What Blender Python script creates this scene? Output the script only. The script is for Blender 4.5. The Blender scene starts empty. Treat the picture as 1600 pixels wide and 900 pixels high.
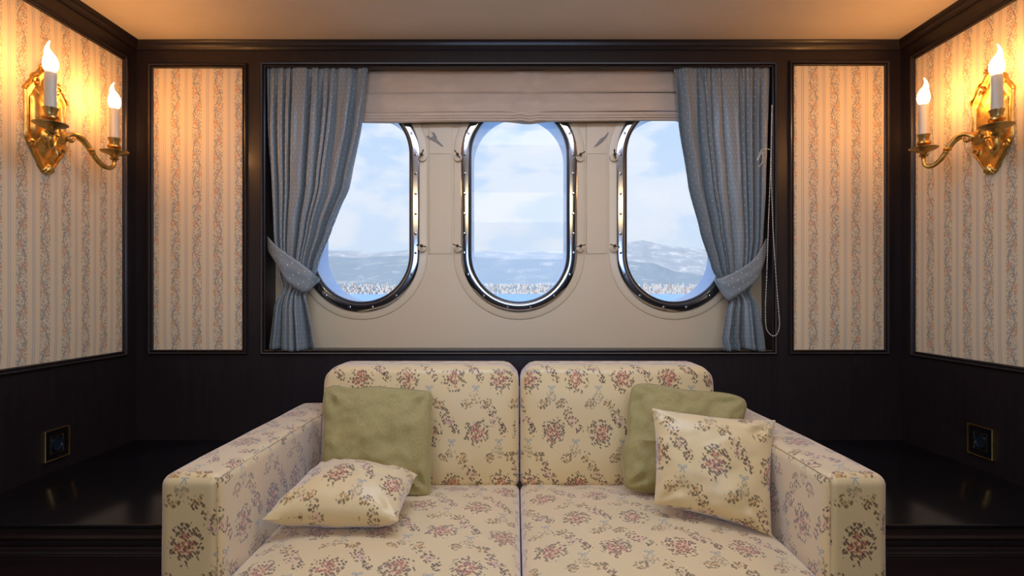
import bpy, bmesh, math, random
from math import pi, sin, cos, sqrt, radians, exp
from mathutils import Vector, Matrix, noise as mnoise
random.seed(7)
sc = bpy.context.scene
COL = sc.collection

# ------------------------------------------------------------------ camera
F = 875.0          # focal length in pixels at 1600 x 900
CX, CY = 805.0, 458.0
EYE = 1.05
cam_d = bpy.data.cameras.new('camera'); cam = bpy.data.objects.new('camera', cam_d); COL.objects.link(cam)
cam.location = (0, 0, EYE); cam.rotation_euler = (pi/2, 0, 0)
cam_d.sensor_width = 36.0; cam_d.lens = F/1600*36
cam_d.shift_x = -(CX-800)/1600; cam_d.shift_y = (CY-450)/1600
cam_d.clip_start = 0.02; cam_d.clip_end = 60000
sc.camera = cam
sc.view_settings.view_transform = 'Standard'; sc.view_settings.look = 'None'
sc.view_settings.gamma = 1; sc.view_settings.use_curve_mapping = False
sc.view_settings.exposure = 0.0
sc.cycles.use_denoising = True
sc.cycles.max_bounces = 8; sc.cycles.transparent_max_bounces = 12
sc.cycles.sample_clamp_indirect = 6.0
sc.cycles.caustics_reflective = False; sc.cycles.caustics_refractive = False

SKY_STRENGTH = 1.12
SUN_STRENGTH = 6.0
BULB = 104.0

def X(px, Y): return (px-CX)*Y/F
def Z(py, Y): return EYE-(py-CY)*Y/F
def at(px, py, Y): return Vector((X(px, Y), Y, Z(py, Y)))

# ------------------------------------------------------------------ node helper
class V:
    def __init__(s, nt, k): s.nt, s.k = nt, k
    def m(s, op, *o, clamp=False):
        n = s.nt.nodes.new('ShaderNodeMath'); n.operation = op; n.use_clamp = clamp
        for i, q in enumerate((s,)+o):
            if isinstance(q, V): s.nt.links.new(q.k, n.inputs[i])
            else: n.inputs[i].default_value = q
        return V(s.nt, n.outputs[0])
    def c(s, v):
        n = s.nt.nodes.new('ShaderNodeValue'); n.outputs[0].default_value = v; return V(s.nt, n.outputs[0])
    def __add__(s, o): return s.m('ADD', o)
    __radd__ = __add__
    def __sub__(s, o): return s.m('SUBTRACT', o)
    def __rsub__(s, o): return s.m('MULTIPLY', -1).m('ADD', o)
    def __mul__(s, o): return s.m('MULTIPLY', o)
    __rmul__ = __mul__
    def __truediv__(s, o): return s.m('DIVIDE', o)
    def sin(s): return s.m('SINE')
    def abs(s): return s.m('ABSOLUTE')
    def floor(s): return s.m('FLOOR')
    def rnd(s): return s.m('ROUND')
    def sqrt(s): return s.m('SQRT')
    def min(s, o): return s.m('MINIMUM', o)
    def max(s, o): return s.m('MAXIMUM', o)
    def lo(s, a, b):   # 1 below a, 0 above b, smooth
        n = s.nt.nodes.new('ShaderNodeMapRange'); n.interpolation_type = 'SMOOTHSTEP'
        s.nt.links.new(s.k, n.inputs[0]); n.inputs[1].default_value = a; n.inputs[2].default_value = b
        n.inputs[3].default_value = 1; n.inputs[4].default_value = 0
        return V(s.nt, n.outputs[0])

class M:
    def __init__(s, name):
        s.m = bpy.data.materials.new(name); s.m.use_nodes = True; s.nt = s.m.node_tree
        s.b = s.nt.nodes['Principled BSDF']; s.out = s.nt.nodes['Material Output']
    def n(s, t): return s.nt.nodes.new(t)
    def l(s, a, b): s.nt.links.new(a.k if isinstance(a, V) else a, b)
    def uv(s):
        t = s.n('ShaderNodeUVMap'); t.uv_map = 'UVMap'; q = s.n('ShaderNodeSeparateXYZ'); s.l(t.outputs[0], q.inputs[0])
        return t.outputs[0], V(s.nt, q.outputs[0]), V(s.nt, q.outputs[1])
    def obj(s, scale=(1, 1, 1)):
        t = s.n('ShaderNodeTexCoord'); mp = s.n('ShaderNodeMapping'); s.l(t.outputs['Object'], mp.inputs[0])
        mp.inputs['Scale'].default_value = scale; return mp.outputs[0]
    def vec(s, x, y, z=0.0):
        q = s.n('ShaderNodeCombineXYZ')
        for i, a in enumerate((x, y, z)):
            if isinstance(a, V): s.l(a, q.inputs[i])
            else: q.inputs[i].default_value = a
        return q.outputs[0]
    def noise(s, co, scale, detail=2, rough=.5, dist=0.0):
        t = s.n('ShaderNodeTexNoise'); s.l(co, t.inputs['Vector']); t.inputs['Scale'].default_value = scale
        t.inputs['Detail'].default_value = detail; t.inputs['Roughness'].default_value = rough
        t.inputs['Distortion'].default_value = dist
        return V(s.nt, t.outputs[0]), t.outputs[1]
    def voro(s, co, scale, rand=1.0):
        t = s.n('ShaderNodeTexVoronoi'); t.voronoi_dimensions = '2D'; s.l(co, t.inputs['Vector']); t.inputs['Scale'].default_value = scale
        t.inputs['Randomness'].default_value = rand
        q = s.n('ShaderNodeSeparateColor'); s.l(t.outputs['Color'], q.inputs[0])
        return V(s.nt, t.outputs['Distance']), V(s.nt, q.outputs[0]), V(s.nt, q.outputs[1])
    def mix(s, f, a, b):
        t = s.n('ShaderNodeMix'); t.data_type = 'RGBA'; t.clamp_factor = True
        if isinstance(f, V): s.l(f, t.inputs[0])
        else: t.inputs[0].default_value = f
        for i, c in ((6, a), (7, b)):
            if isinstance(c, tuple): t.inputs[i].default_value = (*c, 1)
            else: s.l(c, t.inputs[i])
        return t.outputs[2]
    def bump(s, h, strength=.3, dist=.001):
        t = s.n('ShaderNodeBump'); t.inputs['Strength'].default_value = strength; t.inputs['Distance'].default_value = dist
        s.l(h, t.inputs['Height']); s.l(t.outputs[0], s.b.inputs['Normal'])
    def set(s, col=None, rough=.5, metal=0, spec=.5, sheen=0):
        if col is not None:
            if isinstance(col, tuple): s.b.inputs['Base Color'].default_value = (*col, 1)
            else: s.l(col, s.b.inputs['Base Color'])
        s.b.inputs['Roughness'].default_value = rough; s.b.inputs['Metallic'].default_value = metal
        s.b.inputs['Specular IOR Level'].default_value = spec
        if sheen: s.b.inputs['Sheen Weight'].default_value = sheen; s.b.inputs['Sheen Roughness'].default_value = .4
        return s

# ------------------------------------------------------------------ world
w = bpy.data.worlds.new('sky'); sc.world = w; w.use_nodes = True
class W(M):
    def __init__(s, w): s.m = w; s.nt = w.node_tree; s.b = s.nt.nodes['Background']; s.out = s.nt.nodes['World Output']
ww = W(w)
tc = ww.n('ShaderNodeTexCoord'); sp = ww.n('ShaderNodeSeparateXYZ'); ww.l(tc.outputs['Generated'], sp.inputs[0])
dz = V(ww.nt, sp.outputs[2])
grad = ww.mix(dz.max(0.0).m('MULTIPLY', 1.1, clamp=True), (.66, .81, .96), (.20, .44, .88))
mp = ww.n('ShaderNodeMapping'); ww.l(tc.outputs['Generated'], mp.inputs[0]); mp.inputs['Scale'].default_value = (1, 1, 2.1)
mp.inputs['Location'].default_value = (.35, .1, .22)
cl, _ = ww.noise(mp.outputs[0], 6.5, 7, .52, .15)
band = dz.lo(.24, .42)*dz.m('SUBTRACT', .02).m('MULTIPLY', 20, clamp=True)
cm = (cl+band*.055).m('SUBTRACT', .495).m('MULTIPLY', 12, clamp=True)
ccol = ww.mix(cl.m('SUBTRACT', .56).m('MULTIPLY', 7, clamp=True), (.86, .90, .95), (.99, .98, .97))
ww.l(ww.mix(cm*.85, grad, ccol), ww.b.inputs['Color']); ww.b.inputs['Strength'].default_value = SKY_STRENGTH

def light(name, kind, loc, rot, energy, color, size=None, size_y=None, spot=None, rad=None):
    d = bpy.data.lights.new(name, kind); o = bpy.data.objects.new(name, d); COL.objects.link(o)
    o.location = loc; o.rotation_euler = rot; d.energy = energy; d.color = color
    if size: d.size = size
    if size_y: d.shape = 'RECTANGLE'; d.size_y = size_y
    if spot: d.spot_size = spot; d.spot_blend = 1.0
    if rad is not None: d.shadow_soft_size = rad
    return o
sun = light('sun', 'SUN', (0, -20, 40), (radians(48), 0, radians(-28)), SUN_STRENGTH, (1, .96, .9)); sun.data.angle = radians(.6)
# an added fill, then the lamp and opening of the saloon behind the camera
light('added_cool_fill', 'AREA', (0.0, 1.30, 2.045), (0, 0, 0), 19, (.62, .73, 1), 1.3, .7)  # unseen cool panel over the sofa, added to brighten its tops
light('saloon_far_light', 'AREA', (0, -.95, 2.04), (radians(30), 0, 0), 38, (1, .75, .42), 2.0, .9)
light('saloon_rear_window_light', 'AREA', (0, -2.0, 1.35), (radians(90), 0, 0), 24, (.34, .55, 1), 1.6, .4)

# ------------------------------------------------------------------ materials
def wood_mat(name, vertical=True, base=((.0062, .0056, .0068), (.025, .0145, .0135)), rough=.38):
    m = M(name); co = m.obj((22, 22, 1.6) if vertical else (1.6, 22, 22))
    a, _ = m.noise(co, 3.0, 6, .6, .4); b, _ = m.noise(co, 14, 3, .6)
    f = (a*.75+b*.35).m('SUBTRACT', .28).m('MULTIPLY', 1.7, clamp=True)
    m.set(m.mix(f, *base), rough, 0, .4); m.b.inputs['Coat Weight'].default_value = .1; m.b.inputs['Coat Roughness'].default_value = .15
    m.bump(b, .12, .0006); return m.m
WOOD = wood_mat('dark_mahogany'); WOODH = wood_mat('dark_mahogany_horizontal', False, ((.010, .006, .006), (.036, .018, .014)))
WOODTOP = wood_mat('polished_dark_mahogany', False, ((.004, .0038, .0045), (.010, .0075, .0075)), .17)

def ceiling_mat():
    m = M('cream_plaster'); co = m.obj(); a, _ = m.noise(co, 6, 6, .65, .6); b, _ = m.noise(m.obj((1, 7, 1)), 9, 4)
    m.set(m.mix((a*.7+b*.4).m('MULTIPLY', .9, clamp=True), (.74, .62, .48), (.86, .76, .64)), .7, 0, .3); m.bump(a, .15, .002); return m.m
CEIL = ceiling_mat()

def simple(name, col, rough=.5, metal=0, spec=.5, nz=.12, scale=30, bump=0):
    m = M(name); a, _ = m.noise(m.obj(), scale, 3)
    c2 = tuple(max(0, c*(1-nz*2)) for c in col)
    m.set(m.mix(a, c2, tuple(min(1, c*(1+nz*.5)) for c in col)), rough, metal, spec)
    if bump: m.bump(a, bump, .001)
    return m.m
CREAM = simple('cream_enamel', (.66, .54, .355), .34, nz=.03, scale=4)
CREAMJ = simple('cream_enamel_gloss', (.72, .60, .41), .3, nz=.03, scale=4)
STEEL = simple('polished_steel', (.50, .49, .49), .12, 1, nz=.02)
RUBBER = simple('dark_blue_rubber', (.012, .018, .03), .35)
WHITEP = simple('pale_blue_gloss_paint', (.42, .60, .90), .25, nz=.02)
BRONZE = simple('dark_bronze', (.10, .065, .045), .35, .8)
SHADOWM = simple('shadow_grey_brown', (.25, .22, .18), .5)  # grey-brown that paints the shadow-like marks between the portholes
IVORY = simple('ivory_candle', (.74, .66, .50), .4, nz=.05, scale=12)
FLOORM = wood_mat('floor_planks', False, ((.05, .03, .02), (.12, .07, .045)), .35)
BLACKP = simple('black_plastic', (.012, .02, .03), .2)
WHITEBEAD = simple('white_bead', (.75, .70, .60), .35)
DARKW = simple('rear_wall_dark', (.11, .10, .10), .6)

def brass_mat():
    m = M('antique_brass'); a, _ = m.noise(m.obj(), 45, 5, .65); 
    m.set(m.mix(a.m('SUBTRACT', .35).m('MULTIPLY', 2.6, clamp=True), (.50, .28, .06), (.90, .58, .17)), .36, 1); m.bump(a, .25, .0012); return m.m
BRASS = brass_mat()
BRASS2 = simple('brass_cup', (.62, .40, .13), .34, 1, nz=.25, scale=60)

def bulb_mat():
    m = M('lit_flame_bulb'); m.set((1, .9, .75), .3)
    m.b.inputs['Emission Color'].default_value = (1, .45, .13, 1); m.b.inputs['Emission Strength'].default_value = BULB; return m.m
BULBM = bulb_mat()
def spot_mat():
    m = M('lit_spot_lens'); m.set((1, .9, .75), .3)
    m.b.inputs['Emission Color'].default_value = (1, .55, .25, 1); m.b.inputs['Emission Strength'].default_value = 3; return m.m
SPOTM = spot_mat()
def glass_mat():
    m = M('clear_window_glass'); nt = m.nt; nt.nodes.remove(m.b)
    t = m.n('ShaderNodeBsdfTransparent'); t.inputs[0].default_value = (.95, .97, 1, 1); g = m.n('ShaderNodeBsdfGlossy'); g.inputs['Roughness'].default_value = .01
    lw = m.n('ShaderNodeFresnel'); lw.inputs[0].default_value = 1.45
    mx = m.n('ShaderNodeMixShader'); fq = V(m.nt, lw.outputs[0])*.28; m.l(fq, mx.inputs[0]); m.l(t.outputs[0], mx.inputs[1]); m.l(g.outputs[0], mx.inputs[2]); m.l(mx.outputs[0], m.out.inputs[0])
    return m.m
GLASS = glass_mat()

def wallpaper_mat():
    m = M('striped_floral_wallpaper'); uvn, u, v = m.uv(); P = .0857; T = .134
    nz, nc = m.noise(uvn, 55, 2); wob = (nz-.5)*.004
    f = (u/P-(u/P).rnd())*P
    d = (f.abs()*-1+P/2)
    line = (d-.0040).abs().lo(.0005, .0011)*.75+d.lo(.0025, .0042)*.16
    ph = v*(2*pi/T)
    x1 = ph.sin()*.0125; x2 = (ph+2.2).sin()*-.008
    frag = m.noise(uvn, 90, 1)[0].lo(.60, .52)
    rib = ((f-x1+wob).abs().lo(.0010, .0024))*.85
    rib2 = ((f-x2+wob).abs().lo(.0012, .0026))*frag*.75
    k = (v/(T/2)).rnd(); fy = v-k*(T/2); side = 1-(k.m('PINGPONG', 1.0))*2
    fx = f-side*.0075
    r = ((fx*fx)/(.0125**2)+(fy*fy)/(.021**2)).sqrt()
    r2x = f+side*.006; r2 = ((r2x*r2x)/(.008**2)+(fy*fy)/(.026**2)).sqrt()
    vd, c1, c2 = m.voro(uvn, 165); vd2, c3, c4 = m.voro(m.vec(u*1.5+wob*2, v*.7+wob), 180)
    fl = r.lo(.85, 1.05)*vd.lo(.36, .5)*c1.m('GREATER_THAN', .3)
    lf = (f.abs().lo(.018, .021))*vd2.lo(.34, .48)*c3.m('GREATER_THAN', .45)
    lf2 = r2.lo(.8, 1.05)*vd2.lo(.38, .52)*c3.m('GREATER_THAN', .25)
    base = m.mix(nz*.3, (.79, .64, .41), (.72, .57, .35))
    c = m.mix(f.abs().lo(.017, .024)*.30, base, (.58, .53, .42))
    c = m.mix(line, c, (.30, .31, .36))
    c = m.mix(rib.max(rib2), c, (.27, .26, .19))
    c = m.mix(lf*.85, c, (.29, .27, .20))
    c = m.mix(lf2*.75, c, (.27, .28, .30))
    c = m.mix(fl*.85, c, m.mix(c2, (.64, .26, .10), (.72, .38, .18)))
    m.set(c, .7, 0, .25, .1); wv, _ = m.noise(m.vec(u, v*.15), 900, 1); m.bump(wv, .12, .0004); return m.m
WALLP = wallpaper_mat()

def floral_mat():
    m = M('cream_rose_brocade'); uvn, u, v = m.uv(); Wd, H = .1605, .178
    nz, _ = m.noise(uvn, 48, 2); nz2, _ = m.noise(uvn, 120, 1)
    def lat(ox, oy):
        a = (v-oy)/H; k = a.rnd(); fy = (a-k)*H; b = (u-ox)/Wd+k*.5; fx = (b-b.rnd())*Wd; return fx, fy
    wx = (nz-.5)*.016; wy = (nz2-.5)*.012
    vd, ra, rb = m.voro(m.vec(u+wx*.3, v+wy*.3), 130, .85)        # petals
    le, rc, rd = m.voro(m.vec((u*.8+v*.6)*1.5+wx*.2, (v*.8-u*.6)*.85+wy*.2), 92, .85)   # leaves one way
    l2, re, rf = m.voro(m.vec((u*.8-v*.6)*1.5+wx*.2, (v*.8+u*.6)*.85+wy*.2), 84, .85)   # leaves the other way
    petal = vd.lo(.36, .46)*rb.m('GREATER_THAN', .18); leaf = (le.lo(.33, .43)*rc.m('GREATER_THAN', .38)).max(l2.lo(.30, .40)*re.m('GREATER_THAN', .52))
    petedge = vd.lo(.10, .22)
    c = m.mix(m.noise(uvn, 5, 2)[0], (.68, .515, .245), (.75, .585, .30))
    def motif(c, ox, oy, rx, ry, core, pc1, pc2, lc1, lc2, ang=0.0, dens=1.0, rag=1.0):
        fx, fy = lat(ox, oy)
        if ang: fx, fy = fx*cos(ang)+fy*sin(ang), fy*cos(ang)-fx*sin(ang)
        r = ((fx*fx)/(rx*rx)+(fy*fy)/(ry*ry)).sqrt()+(nz-.5)*rag+(nz2-.5)*.3
        lm = r.lo(.94, 1.0)*leaf
        c = m.mix(lm*.93*dens, c, m.mix(rd, lc1, lc2))
        pm = r.lo(core*.92, core)*petal
        pc = m.mix(ra, pc1, pc2); pc = m.mix(petedge*.45, pc, (.72, .50, .36))
        return m.mix(pm*.95, c, pc)
    OL1, OL2 = (.095, .052, .016), (.22, .145, .045)
    c = motif(c, .050, .066, .017, .020, .35, (.60, .40, .20), (.56, .33, .22), OL1, OL2, -.5)
    c = motif(c, .064, .038, .027, .019, .62, (.62, .30, .24), (.72, .46, .36), OL1, (.24, .16, .08), -.7)
    c = motif(c, .088, .008, .014, .023, .30, (.46, .20, .10), (.5, .28, .14), (.07, .040, .018), OL1, .3)
    c = motif(c, .029, .096, .021, .018, .62, (.50, .25, .05), (.62, .38, .10), OL1, OL2, .6)
    c = motif(c, .072, -.062, .019, .022, .40, (.58, .42, .18), (.66, .50, .26), (.40, .31, .15), (.28, .22, .10), .5, .85)
    c = motif(c, .047, -.082, .022, .017, .60, (.50, .26, .06), (.60, .38, .12), (.16, .11, .05), OL2, .4)
    c = motif(c, 0, 0, .042, .048, .56, (.38, .050, .028), (.58, .17, .10), OL1, (.18, .12, .055), 0, 1, 1.0)
    fx, fy = lat(.075, -.030)                                   # blue bow: two loops, a knot and tails
    ax = fx.abs()
    lx = ax-.0068; ly = fy-.002-ax*.25; rr = ((lx*lx)+(ly*ly)*1.8).sqrt()
    bow = (rr-.0046).abs().lo(.0011, .0021)
    tail = (ax-(fy*-.55)).abs().lo(.0011, .0021)*(fy+.006).abs().lo(.006, .0075)
    c = m.mix(bow.max(tail)*.85, c, (.22, .29, .29))
    m.set(c, .42, 0, .6, .62); m.b.inputs['Sheen Tint'].default_value = (.92, .88, 1, 1); m.b.inputs['Sheen Roughness'].default_value = .5
    wv, _ = m.noise(m.vec(u*1.0, v*.12), 1400, 1); m.bump(wv+leaf*0.0, .12, .0004)
    return m.m
FLORAL = floral_mat()

def green_mat():
    m = M('sage_linen'); uvn, u, v = m.uv()
    a, _ = m.noise(m.vec(u*1.0, v*.10), 900, 2); b, _ = m.noise(m.vec(u*.10, v*1.0), 900, 2); c0, _ = m.noise(uvn, 9, 3)
    f = (a+b)*.5
    c = m.mix(f.m('SUBTRACT', .35).m('MULTIPLY', 3, clamp=True), (.24, .20, .070), (.46, .39, .165))
    c = m.mix(c0*.25, c, (.45, .37, .15))
    m.set(c, .8, 0, .25, .25); m.bump(f, .5, .0012); return m.m
GREEN = green_mat()
GREENP = simple('sage_piping', (.36, .31, .13), .8)

def curtain_mat():
    m = M('blue_grey_dotted_satin'); uvn, u, v = m.uv(); PV = .0175; PU = .034
    a = v/PV; k = a.rnd(); fy = (a-k)*PV; b = u/PU+k*.5; fx = (b-b.rnd())*PU
    d = ((fx*fx)+(fy*fy)*.5).sqrt()
    dot = d.lo(.0013, .0021)
    n1, _ = m.noise(m.vec(u, v*.2), 500, 2)
    c = m.mix(n1, (.170, .205, .215), (.225, .26, .27))
    c = m.mix(dot*.8, c, (.66, .68, .66)); m.set(c, .38, 0, .5, .3); m.bump(n1, .1, .0005); return m.m
CURT = curtain_mat()
def blind_mat():
    m = M('taupe_cotton'); n1, _ = m.noise(m.obj((1, 1, 3)), 7, 4, .6, .5)
    m.set(m.mix(n1, (.49, .37, .27), (.68, .54, .41)), .75, 0, .25, .2); 
    n2, _ = m.noise(m.obj(), 11, 3, .5, 1.2); m.bump(n2, .35, .01); return m.m
BLIND = blind_mat()

# ------------------------------------------------------------------ builders
def mk(name, bm, mat=None, parent=None, smooth=True, recalc=True):
    if recalc: bmesh.ops.recalc_face_normals(bm, faces=bm.faces[:])
    me = bpy.data.meshes.new(name); bm.to_mesh(me); bm.free()
    if mat: me.materials.append(mat)
    for p in me.polygons: p.use_smooth = smooth
    o = bpy.data.objects.new(name, me); COL.objects.link(o)
    if parent:
        o.parent = parent; o.matrix_parent_inverse = Matrix.Translation(parent.location).inverted() if False else Matrix.Identity(4)
        for vv in me.vertices: vv.co = vv.co-parent_world(parent)
    if smooth:
        try: me.set_sharp_from_angle(angle=radians(38))
        except Exception: pass
    return o
def parent_world(p):
    l = Vector((0, 0, 0))
    while p: l = l+p.location; p = p.parent
    return l
def thing(name, label, cat, loc=(0, 0, 0), group=None):
    o = bpy.data.objects.new(name, None); COL.objects.link(o); o.location = loc; o.empty_display_size = .05
    o['label'] = label; o['category'] = cat
    if group: o['group'] = group
    return o
def tag(o, label, cat, group=None):
    o['label'] = label; o['category'] = cat
    if group: o['group'] = group
    return o
def struct(o): o['kind'] = 'structure'; return o

def add_box(bm, x0, x1, y0, y1, z0, z1, bev=0, seg=2):
    r = bmesh.ops.create_cube(bm, size=1); vs = r['verts']
    for v in vs: v.co = Vector(((x0+x1)/2+v.co.x*(x1-x0), (y0+y1)/2+v.co.y*(y1-y0), (z0+z1)/2+v.co.z*(z1-z0)))
    if bev:
        es = list({e for v in vs for e in v.link_edges})
        bmesh.ops.bevel(bm, geom=es, offset=bev, segments=seg, profile=.5, affect='EDGES')
def box(name, x0, x1, y0, y1, z0, z1, mat, parent=None, bev=0, seg=2, smooth=True):
    bm = bmesh.new(); add_box(bm, x0, x1, y0, y1, z0, z1, bev, seg); return mk(name, bm, mat, parent, smooth)

def add_lathe(bm, prof, n=24, center=(0, 0, 0), axis='Z', lobes=0, lobe_amt=0):
    rings = []
    for r, h in prof:
        ring = []
        for i in range(n):
            a = 2*pi*i/n; rr = r*(1+lobe_amt*cos(lobes*a)) if lobes else r
            p = Vector((rr*cos(a), rr*sin(a), h))
            if axis == 'Y': p = Vector((p.x, p.z, p.y))
            if axis == 'X': p = Vector((p.z, p.x, p.y))
            ring.append(bm.verts.new(p+Vector(center)))
        rings.append(ring)
    for a, b in zip(rings, rings[1:]):
        for i in range(n): bm.faces.new((a[i], a[(i+1) % n], b[(i+1) % n], b[i]))
    bm.faces.new(rings[0]); bm.faces.new(rings[-1][::-1])

def add_tube(bm, pts, rad, n=10, closed=False, flat=1.0):
    pts = [Vector(p) for p in pts]; N = len(pts); rings = []
    up = Vector((0, 0, 1))
    prev = None
    for i, p in enumerate(pts):
        a = pts[(i-1) % N] if closed or i > 0 else p; b = pts[(i+1) % N] if closed or i < N-1 else p
        t = (b-a).normalized()
        if prev is None:
            s = t.cross(up); s = s.normalized() if s.length > .05 else t.cross(Vector((1, 0, 0))).normalized()
        else:
            s = (prev-t*prev.dot(t)).normalized()
        prev = s; q = t.cross(s)
        r = rad[i] if isinstance(rad, (list, tuple)) else rad
        rings.append([bm.verts.new(p+s*(r*cos(2*pi*k/n))+q*(r*flat*sin(2*pi*k/n))) for k in range(n)])
    rng = range(N) if closed else range(N-1)
    for i in rng:
        A, B = rings[i], rings[(i+1) % N]
        for k in range(n): bm.faces.new((A[k], A[(k+1) % n], B[(k+1) % n], B[k]))
    if not closed: bm.faces.new(rings[0][::-1]); bm.faces.new(rings[-1])

def add_ball(bm, c, r, seg=10, scale=(1, 1, 1), rot=None):
    res = bmesh.ops.create_uvsphere(bm, u_segments=seg, v_segments=max(4, seg//2+1), radius=r)
    for v in res['verts']:
        p = Vector((v.co.x*scale[0], v.co.y*scale[1], v.co.z*scale[2]))
        if rot: p = rot @ p
        v.co = p+Vector(c)

def catmull(pts, n=8):
    pts = [Vector(p) if hasattr(p, '__len__') else p for p in pts]; out = []
    for i in range(len(pts)-1):
        p0 = pts[max(i-1, 0)]; p1 = pts[i]; p2 = pts[i+1]; p3 = pts[min(i+2, len(pts)-1)]
        for k in range(n):
            t = k/n
            out.append(.5*((2*p1)+(p2-p0)*t+(2*p0-5*p1+4*p2-p3)*t*t+(3*p1-p0-3*p2+p3)*t*t*t))
    out.append(pts[-1]); return out

# planar loops (a,b) swept with a profile of (outward offset, height)
def back_map(Y): return lambda a, b, h: Vector((a, Y-h, b))
def left_map(Xw): return lambda a, b, h: Vector((Xw+h, a, b))
def right_map(Xw): return lambda a, b, h: Vector((Xw-h, a, b))
def offset_loop(loop, d):
    n = len(loop); out = []
    for i in range(n):
        p, a, b = loop[i], loop[i-1], loop[(i+1) % n]
        e1 = Vector((p[0]-a[0], p[1]-a[1])).normalized(); e2 = Vector((b[0]-p[0], b[1]-p[1])).normalized()
        n1 = Vector((e1.y, -e1.x)); n2 = Vector((e2.y, -e2.x)); mm = n1+n2; mm = mm/max(mm.length_squared, 1e-9)*2
        out.append((p[0]+mm.x*d, p[1]+mm.y*d))
    return out
def sweep(bm, loop, prof, mp, close_prof=True):   # loop counter-clockwise
    L = [[bm.verts.new(mp(a, b, h)) for a, b in offset_loop(loop, d)] for d, h in prof]
    n = len(loop); rg = range(len(prof)) if close_prof else range(len(prof)-1)
    for j in rg:
        A, B = L[j], L[(j+1) % len(prof)]
        for i in range(n): bm.faces.new((A[i], A[(i+1) % n], B[(i+1) % n], B[i]))
    return L
def rect(a0, a1, b0, b1): return [(a0, b0), (a1, b0), (a1, b1), (a0, b1)]
def stadium(cx, cz, R, hs, n=24):
    pts = []
    for i in range(n+1): a = pi+pi*i/n; pts.append((cx+R*cos(a), cz-hs/1+R*sin(a)))
    for i in range(n+1): a = pi*i/n; pts.append((cx+R*cos(a), cz+hs/1+R*sin(a)))
    return pts
def plate(name, outer, holes, Y0, Y1, mat, parent=None):
    cu = bpy.data.curves.new(name, 'CURVE'); cu.dimensions = '2D'; cu.fill_mode = 'BOTH'; cu.extrude = abs(Y1-Y0)/2
    for lp in [outer]+holes:
        s = cu.splines.new('POLY'); s.points.add(len(lp)-1); s.use_cyclic_u = True
        for p, q in zip(s.points, lp): p.co = (q[0], q[1], 0, 1)
    t = bpy.data.objects.new('tmp', cu); COL.objects.link(t)
    bpy.context.view_layer.update()
    me = bpy.data.meshes.new_from_object(t.evaluated_get(bpy.context.evaluated_depsgraph_get()))
    bpy.data.objects.remove(t); bpy.data.curves.remove(cu)
    ym = (Y0+Y1)/2
    bm = bmesh.new(); bm.from_mesh(me); bpy.data.meshes.remove(me)
    bmesh.ops.remove_doubles(bm, verts=bm.verts[:], dist=1e-6)
    for v in bm.verts: v.co = Vector((v.co.x, ym-v.co.z, v.co.y))
    return mk(name, bm, mat, parent, smooth=False)

def uv_box(me, off=(0, 0, 0)):
    uv = me.uv_layers.new(name='UVMap')
    for p in me.polygons:
        nx, ny, nz = abs(p.normal.x), abs(p.normal.y), abs(p.normal.z)
        for li in p.loop_indices:
            c = me.vertices[me.loops[li].vertex_index].co
            if nz >= nx and nz >= ny: q = (c.x-off[0], c.y-off[1])
            elif ny >= nx: q = (c.x-off[0], c.z-off[2])
            else: q = (c.y-off[1], c.z-off[2])
            uv.data[li].uv = q

# ================================================================== ROOM
YB = 2.25; XL, XR = -1.522, 1.549; ZC = 2.06; YN = -2.2
S = YB/F
floor = struct(box('floor', XL-.1, XR+.1, YN-.1, YB+.1, -.08, 0, FLOORM, smooth=False))
ceiling = struct(box('ceiling', XL-.1, XR+.1, YN-.1, YB+.4, ZC, ZC+.06, CEIL, smooth=False))
# back wall with the window opening
OX0, OX1, OZ0, OZ1 = X(415, YB), X(1206, YB), Z(547, YB), Z(105, YB)
wall_back = struct(plate('wall_back', rect(XL-.1, XR+.1, 0, ZC), [rect(OX0, OX1, OZ0, OZ1)], YB, YB+.03, WOOD))
YW = 2.345
lb = bmesh.new()
sweep(lb, rect(OX0, OX1, OZ0, OZ1+.03), [(0, -.03), (.03, -.03), (.03, -(YW-YB)-.01), (0, -(YW-YB)-.01)], back_map(YB))
lining = struct(mk('trim_1', lb, WOOD, None, False))
wall_left = struct(box('wall_left', XL-.08, XL, YN, YB, 0, ZC, WOOD, smooth=False))
wall_right = struct(box('wall_right', XR, XR+.08, YN, YB, 0, ZC, WOOD, smooth=False))
wall_rear = struct(box('wall_rear', XL-.1, XR+.1, YN-.08, YN, 0, ZC, DARKW, smooth=False))

MOULD = [(-.001, 0), (-.001, .006), (.003, .009), (.006, .005), (.009, .011), (.014, .013), (.0175, .009), (.019, .003), (.021, .0)]
def framed_panel(a0, a1, b0, b1, mp, parent, flip, tex0):
    bm = bmesh.new(); sweep(bm, rect(a0, a1, b0, b1), MOULD, mp)
    mk('panel_moulding', bm, WOOD, parent, True)
    # softly padded wallpapered panel
    bm = bmesh.new(); na, nb = 16, 16; g = []
    for j in range(nb+1):
        row = []
        for i in range(na+1):
            s, t = i/na, j/nb; e = min(1, min(s, 1-s)*(a1-a0)/.012)*min(1, min(t, 1-t)*(b1-b0)/.012)
            row.append(bm.verts.new(mp(a0+(a1-a0)*s, b0+(b1-b0)*t, .0012+.0028*e)))
        g.append(row)
    for j in range(nb):
        for i in range(na): bm.faces.new((g[j][i], g[j][i+1], g[j+1][i+1], g[j+1][i]))
    o = mk('wallpaper_panel', bm, WALLP, parent, True, recalc=True)
    me = o.data; uv = me.uv_layers.new(name='UVMap'); pw = parent_world(parent)
    for lp in me.loops:
        c = me.vertices[lp.vertex_index].co+pw
        a = c.x if flip == 0 else c.y
        uv.data[lp.index].uv = (a-tex0[0], c.z-tex0[1])
zp0, zp1 = .822, 1.953
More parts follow.
